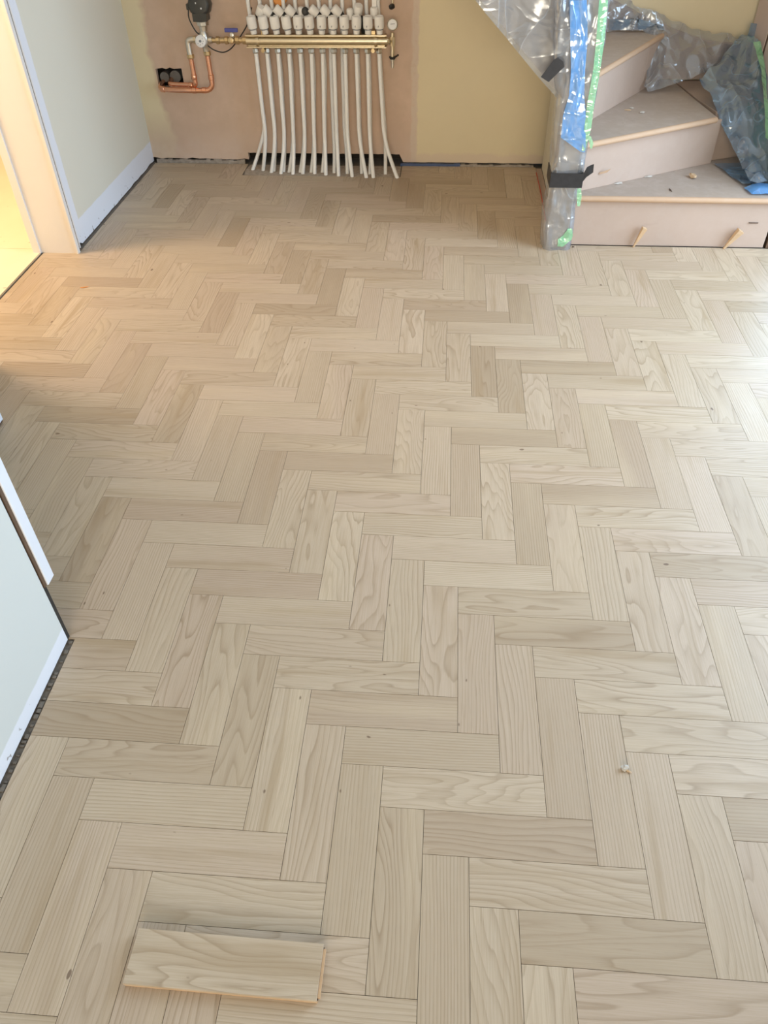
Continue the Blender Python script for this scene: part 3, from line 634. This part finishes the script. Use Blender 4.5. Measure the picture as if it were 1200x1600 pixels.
for th in (40, 90, 140, 180, 220):
    a_ = ax.cross(Vector((0,0,1))).normalized(); b2 = ax.cross(a_); q_ = cc+(a_*math.cos(math.radians(th))+b2*math.sin(math.radians(th)))*0.014-ax*0.001
    k_ = pp(MB().lathe(q_, ax, [(0.0016,0),(0.0016,0.0012)], 6), 'dial_mark', M['capgrey']); k_.parent = dd
pp(MB().tube(spline([(-1.155,Y,0.565),(-1.180,Y,0.566),(-1.196,Y,0.560),(-1.199,Y,0.545),(-1.198,Y,0.505)],6), 0.0135, 18), 'elbow_pipe', M['nickel_grey'])
pp(MB().lathe((-1.170,Y,0.565), (1,0,0), [(0.017,0),(0.017,0.012)], 8), 'elbow_nut', M['nickel'], False)
pp(MB().lathe((-1.198,Y,0.508), (0,0,-1), [(0.0155,0),(0.0175,0.002),(0.0175,0.014),(0.0145,0.018)], 8), 'compression_nut', M['brass'], False)
pp(MB().lathe((-1.118,Y,0.520), (0,0,-1), [(0.0155,0),(0.0175,0.002),(0.0175,0.014),(0.0145,0.018)], 8), 'compression_nut', M['brass'], False)
pp(MB().tube(spline([(-1.168,Y-0.01,0.690),(-1.172,Y-0.015,0.650),(-1.150,Y-0.015,0.600),(-1.125,Y,0.580)],8), 0.0028, 8), 'pump_cable', M['black'])
pp(MB().tube(spline([(-1.108,Y-0.01,0.545),(-1.080,Y-0.012,0.527),(-1.040,Y-0.012,0.518),(-1.005,Y-0.01,0.530),(-0.985,Y+0.03,0.548),(-0.960,Y+0.05,0.575),(-0.925,Y+0.055,0.620),(-0.90,Y+0.055,0.68)],8), 0.0026, 8), 'sensor_cable', M['black'])

# copper pipes
cp1 = MB().tube(spline([(-1.198,Y,0.494),(-1.197,Y,0.440),(-1.196,Y,0.400),(-1.197,Y+0.002,0.385),(-1.205,Y+0.012,0.376),(-1.225,Y+0.030,0.372),(-1.300,Y+0.040,0.372),(-1.335,Y+0.055,0.374),(-1.350,3.44,0.380)],8), 0.0112, 16)
for (a, d) in (((-1.197,Y,0.425),(0,0,-1)),((-1.215,Y+0.022,0.373),(-1,0.3,0))): cp1.lathe(a, d, [(0.0112,0),(0.0130,0.002),(0.0130,0.020),(0.0112,0.022)], 16)
tag(cp1.build('copper_pipe', M['copper'], None, True), 'shorter bent copper pipe under the left brass nut', 'pipe', 'copper pipes into the wall hole')
cp2 = MB().tube(spline([(-1.118,Y,0.504),(-1.117,Y,0.450),(-1.116,Y,0.405),(-1.118,Y,0.378),(-1.135,Y,0.361),(-1.165,Y,0.3575),(-1.250,Y,0.3575),(-1.330,Y+0.01,0.3575),(-1.362,Y+0.02,0.358),(-1.383,Y+0.05,0.362),(-1.386,3.44,0.372)],8), 0.0112, 16)
for (a, d) in (((-1.116,Y,0.425),(0,0,-1)),((-1.148,Y,0.3585),(-1,0,0)),((-1.195,Y,0.3575),(-1,0,0)),((-1.352,Y+0.014,0.358),(-1,0.3,0))): cp2.lathe(a, d, [(0.0112,0),(0.0134,0.002),(0.0134,0.020),(0.0112,0.022)], 16)
tag(cp2.build('copper_pipe', M['copper'], None, True), 'longer copper pipe swept below the white dial into the wall', 'pipe', 'copper pipes into the wall hole')
for xx, zz, r, lab in ((-1.375,0.388,0.022,'grey lagged pipe stub at the left inside the wall hole'),(-1.322,0.390,0.026,'grey lagged pipe stub at the right inside the wall hole')):
    o = MB().tube([(xx,3.378,zz),(xx,3.469,zz)], r, 20).build('lagged_pipe', M['grey_pipe'], None, True); tag(o, lab, 'pipe', 'lagged pipes in the wall hole')

# ---------------------------------------------------------------- white heating pipes
ORD = ['leftmost','second','third','fourth','fifth','sixth','seventh','eighth','ninth','tenth','eleventh','rightmost']
FR = [(-0.886,-0.920,3.263),(-0.839,-0.873,3.237),(-0.793,-0.822,3.221),(-0.748,-0.761,3.217),(-0.693,-0.713,3.225),(-0.647,-0.654,3.227),(-0.596,-0.596,3.211),(-0.537,-0.531,3.200),(-0.485,-0.462,3.189),(-0.428,-0.391,3.178),(-0.377,-0.357,3.180),(-0.308,-0.239,3.179)]
for k, (xm, xf, yf) in enumerate(FR):
    x = PX[k]; ym = 3.255; dx = xf-xm
    pts = [(x,YB,0.535),(x+(xm-x)*0.25,YB-0.002,0.42),(x+(xm-x)*0.66,ym,0.29),(xm,ym,0.187),(xm+dx*0.32,lerp(ym,yf,.3),0.10),(xf,yf,-0.004)]
    o = MB().tube(spline(pts,8), 0.0092, 14).build('heating_pipe', M['pipe'], None, True)
    n = ORD[k]+('' if k in (0, 11) else ' from the left')
    tag(o, 'white plastic pipe from manifold to floor, %s in the front row' % n, 'pipe', 'front row of heating pipes')
RR = [(-0.975,3.270),(-0.863,3.255),(-0.813,3.248),(-0.784,3.240),(-0.729,3.242),(-0.674,3.244),(-0.618,3.246),(-0.558,3.239),(-0.491,3.232),(-0.420,3.235),(-0.378,3.227),(-0.302,3.230)]
for k, (xf, yf) in enumerate(RR):
    off = {0: 0.004, 7: -0.016, 8: -0.014}.get(k, 0.007)
    x = PX[k]*1.016+off; xt = -0.913+0.0528*k; xm = FR[k][0]*1.018+off*0.8
    pts = [(xt,3.318,1.05),(xt,3.318,0.72),(lerp(xt,x,.5),3.318,0.60),(x,3.317,0.45),(lerp(x,xm,.6),3.314,0.29),(xm,3.308,0.19),(lerp(xm,xf,.45),3.298,0.09),(xf,yf,-0.004)]
    o = MB().tube(spline(pts,8), 0.0088, 12).build('heating_pipe', M['pipe'], None, True)
    n = ORD[k]+('' if k in (0, 11) else ' from the left')
    tag(o, 'white plastic pipe rising behind the manifold bar, %s in the back row' % n, 'pipe', 'back row of heating pipes')
o = MB().tube([(-0.268,3.31,0.688),(-0.268,3.31,0.90)], 0.004, 10).build('drain_tap', M['nickel'], None, True); tag(o, 'small brass drain tap hanging above the pressure gauge', 'tap')
p = MB().lathe((-0.272,3.305,0.690), (0.3,-0.5,-1), [(0.008,-0.004),(0.013,0),(0.013,0.010),(0.008,0.014)], 14).build('tap_knob', M['black'], None, True); p.parent = o; 
o = MB().box((-0.358,3.300,0.668),(-0.338,3.306,0.80)).build('cable_tag', M['cap']); tag(o, 'flat white plastic strip behind the two rightmost valve heads', 'strip')
o = MB().lathe((-0.772,3.335,0.715), (0.2,-1,0.3), [(0.03,-0.01),(0.034,0),(0.03,0.008)], 16).build('warning_tag', M['orange'], None, True); tag(o, 'orange plastic tag behind the third white pipe', 'tag')
# ---------------------------------------------------------------- along the foot of the back wall
mb = MB(); q = random.Random(9); x = -0.235
while x < 0.05: mb.box((x,3.350,-0.002),(x+0.03,3.358+q.uniform(0,0.003),0.010+q.uniform(0,.003))); x += 0.03
tag(mb.build('membrane_strip', M['membrane']), 'blue membrane strip along the wall foot right of the pipes', 'membrane')
mb = MB().prism([(-0.23,3.30),(-0.23,3.345),(-1.0,3.345),(-1.01,3.26),(-1.0,3.196),(-0.23,3.196)], -0.004, -0.0008)
struct(mb.build('trim_12', plain('pale_screed_strip', (0.50,0.42,0.34), 0.9, var=0.3, scale=60, bump=0.5)))
mb = MB(); x = -1.49
while x < -1.03:
    mb.box((x,3.356,-0.002),(x+0.02,3.372,0.014+q.uniform(-.003,.006))); x += 0.02
tag(mb.build('foam_filler', plain('dusty_filler', (0.42,0.37,0.32), 0.9, var=0.35, scale=50, bump=0.6)), 'dusty grey filler along the wall foot below the copper pipes', 'filler', kind='stuff')
mb = MB(); x = 0.05
while x < 0.43: mb.box((x,3.352,-0.003),(x+0.02,3.369,0.008+q.uniform(-.003,.004))); x += 0.02
tag(mb.build('grout_filler', bpy.data.materials['dusty_filler']), 'grey grout filling the gap under the cream wall beside the stairs', 'filler', kind='stuff')
o = MB().tube(spline([(0.437,3.26,0.006),(0.4395,3.05,0.004),(0.4375,2.86,0.004),(0.4365,2.70,0.004),(0.438,2.60,0.006)],8), 0.0021, 8).build('red_cable', M['red'], None, True); tag(o, 'red cable along the parquet edge left of the post', 'cable')

# ================================================================= LOOSE THINGS
# loose parquet block lying on the floor
pb = tag(empty('loose_parquet_block', (-0.301,-0.276,0)), 'loose oak parquet block lying on the floor at the bottom', 'parquet block')
pb.rotation_euler.z = math.radians(-0.5)
def local_block(name, a, b, mat, uvs=False):
    mb = MB().box(a, b); o = link(name, mb.v, mb.f, mat, pb, False, None, 0.0006)
    if uvs:
        o.data.uv_layers.new(name='grain'); ca = o.data.color_attributes.new('tone', 'FLOAT_COLOR', 'CORNER'); ul = o.data.uv_layers['grain']; ca = o.data.color_attributes['tone']
        for poly in o.data.polygons:
            for li in poly.loop_indices:
                c = o.data.vertices[o.data.loops[li].vertex_index].co; ul.data[li].uv = (7.4+c.x, 22.75+c.y+c.z); ca.data[li].color = (0.80, 0.0, 0.0, 1)
    return o
local_block('wear_layer', (-0.150,-0.0395,0.0095), (0.150,0.0395,0.0165), M['oak'], True)
local_block('groove_core', (-0.148,-0.0365,0.0065), (0.1515,0.0365,0.0095), M['darkwood'])
local_block('base_layer', (-0.150,-0.0385,0.0008), (0.1505,0.0385,0.0065), M['oak_edge'])
local_block('tongue', (0.150,-0.034,0.0070), (0.1545,0.034,0.0115), M['oak_edge'])
# wood wedges leaning on the first riser
def wedge(name, foot_, head, wide, thick, label):
    a, b = Vector(foot_), Vector(head); d = (b-a); s = Vector((d.z,0,-d.x)).normalized(); y = Vector((0,-1,0)); mb = MB()
    v = [a-s*wide*0.25, a+s*wide*0.25, a+s*wide*0.25+y*thick*0.25, a-s*wide*0.25+y*thick*0.25, b-s*wide, b+s*wide*0.7, b+s*wide*0.7+y*thick, b-s*wide+y*thick]
    mb.add(v, [(0,3,2,1),(4,5,6,7),(0,1,5,4),(1,2,6,5),(2,3,7,6),(3,0,4,7)])
    return tag(mb.build(name, M['shim'], bevel=0.0008), label, 'wedge', 'wood wedges at the lowest riser')
wedge('wood_wedge', (0.768,2.428,0.001), (0.797,2.428,0.084), 0.011, 0.022, 'narrow pine wedge against the lowest riser, nearer the post')
wedge('wood_wedge', (1.128,2.430,0.001), (1.172,2.430,0.080), 0.014, 0.026, 'broader pine wedge against the lowest riser, nearer the right end')
def chip(name, c, size, rot, mat, label, cat, group=None):
    rr = random.Random(int(c[0]*1000)); import bmesh as b_
    bm = b_.new(); b_.ops.create_icosphere(bm, subdivisions=2, radius=1)
    for v in bm.verts:
        k = 1+0.75*noise.noise(v.co*1.7+Vector((c[0]*9,0,0)))+0.3*noise.noise(v.co*4.1); v.co = Vector((v.co.x*size[0]*k, v.co.y*size[1]*k, v.co.z*size[2]*k))
    zmin = min(v.co.z for v in bm.verts)
    for v in bm.verts: v.co.z -= zmin
    me = bpy.data.meshes.new(name); bm.to_mesh(me); bm.free(); me.materials.append(mat)
    o = bpy.data.objects.new(name, me); COL.objects.link(o); o.location = c; o.rotation_euler.z = rot
    return tag(o, label, cat, group)
chip('plaster_crumb', (0.372,0.104,0.0002), (0.0075,0.0055,0.0035), 0.4, M['chip'], 'grey white plaster crumb on the floor at lower right', 'crumb')
chip('wood_splinter', (0.379,0.099,0.0002), (0.006,0.002,0.0015), -0.6, M['shim'], 'tiny wood splinter against the plaster crumb on the floor', 'splinter')
chip('red_crayon_scrap', (-1.362,1.972,0.0002), (0.016,0.003,0.0012), 0.35, M['orange'], 'thin orange red scrap on the floor by the doorway', 'scrap')
chip('wood_chip', (1.000,2.640,0.2025), (0.012,0.020,0.008), 0.4, M['shim'], 'brown wood chip on the lowest tread', 'wood chip')
chip('dark_splinter', (0.883,2.500,0.2025), (0.0022,0.017,0.0015), 0.1, M['darkwood'], 'thin dark splinter on the lowest tread', 'splinter')
chip('white_chip', (0.690,2.560,0.2025), (0.019,0.004,0.003), 0.25, M['chip'], 'long white chip at the foot of the second riser, nearer the post', 'chip', 'white chips on the stairs')
chip('white_chip', (0.822,2.640,0.2025), (0.013,0.004,0.003), 0.35, M['chip'], 'white chip at the foot of the second riser, nearer the wood chip', 'chip', 'white chips on the stairs')
chip('white_chip', (0.786,2.815,0.3965), (0.008,0.006,0.003), 0.45, M['chip'], 'small bright white chip on the second tread, nearest its front edge', 'chip', 'white chips on the stairs')
chip('white_chip', (0.755,2.880,0.3965), (0.009,0.003,0.002), -0.2, M['chip'], 'thin white chip on the second tread, nearer the third riser', 'chip', 'white chips on the stairs')
chip('wood_splinter', (0.735,2.850,0.3965), (0.013,0.003,0.002), -0.25, M['shim'], 'brown splinter beside the white chips on the second tread', 'splinter')
chip('dark_knot_chip', (0.525,2.415,0.0005), (0.004,0.003,0.002), 0.0, M['darkwood'], 'dark grit by the post foot at the lowest riser', 'grit')
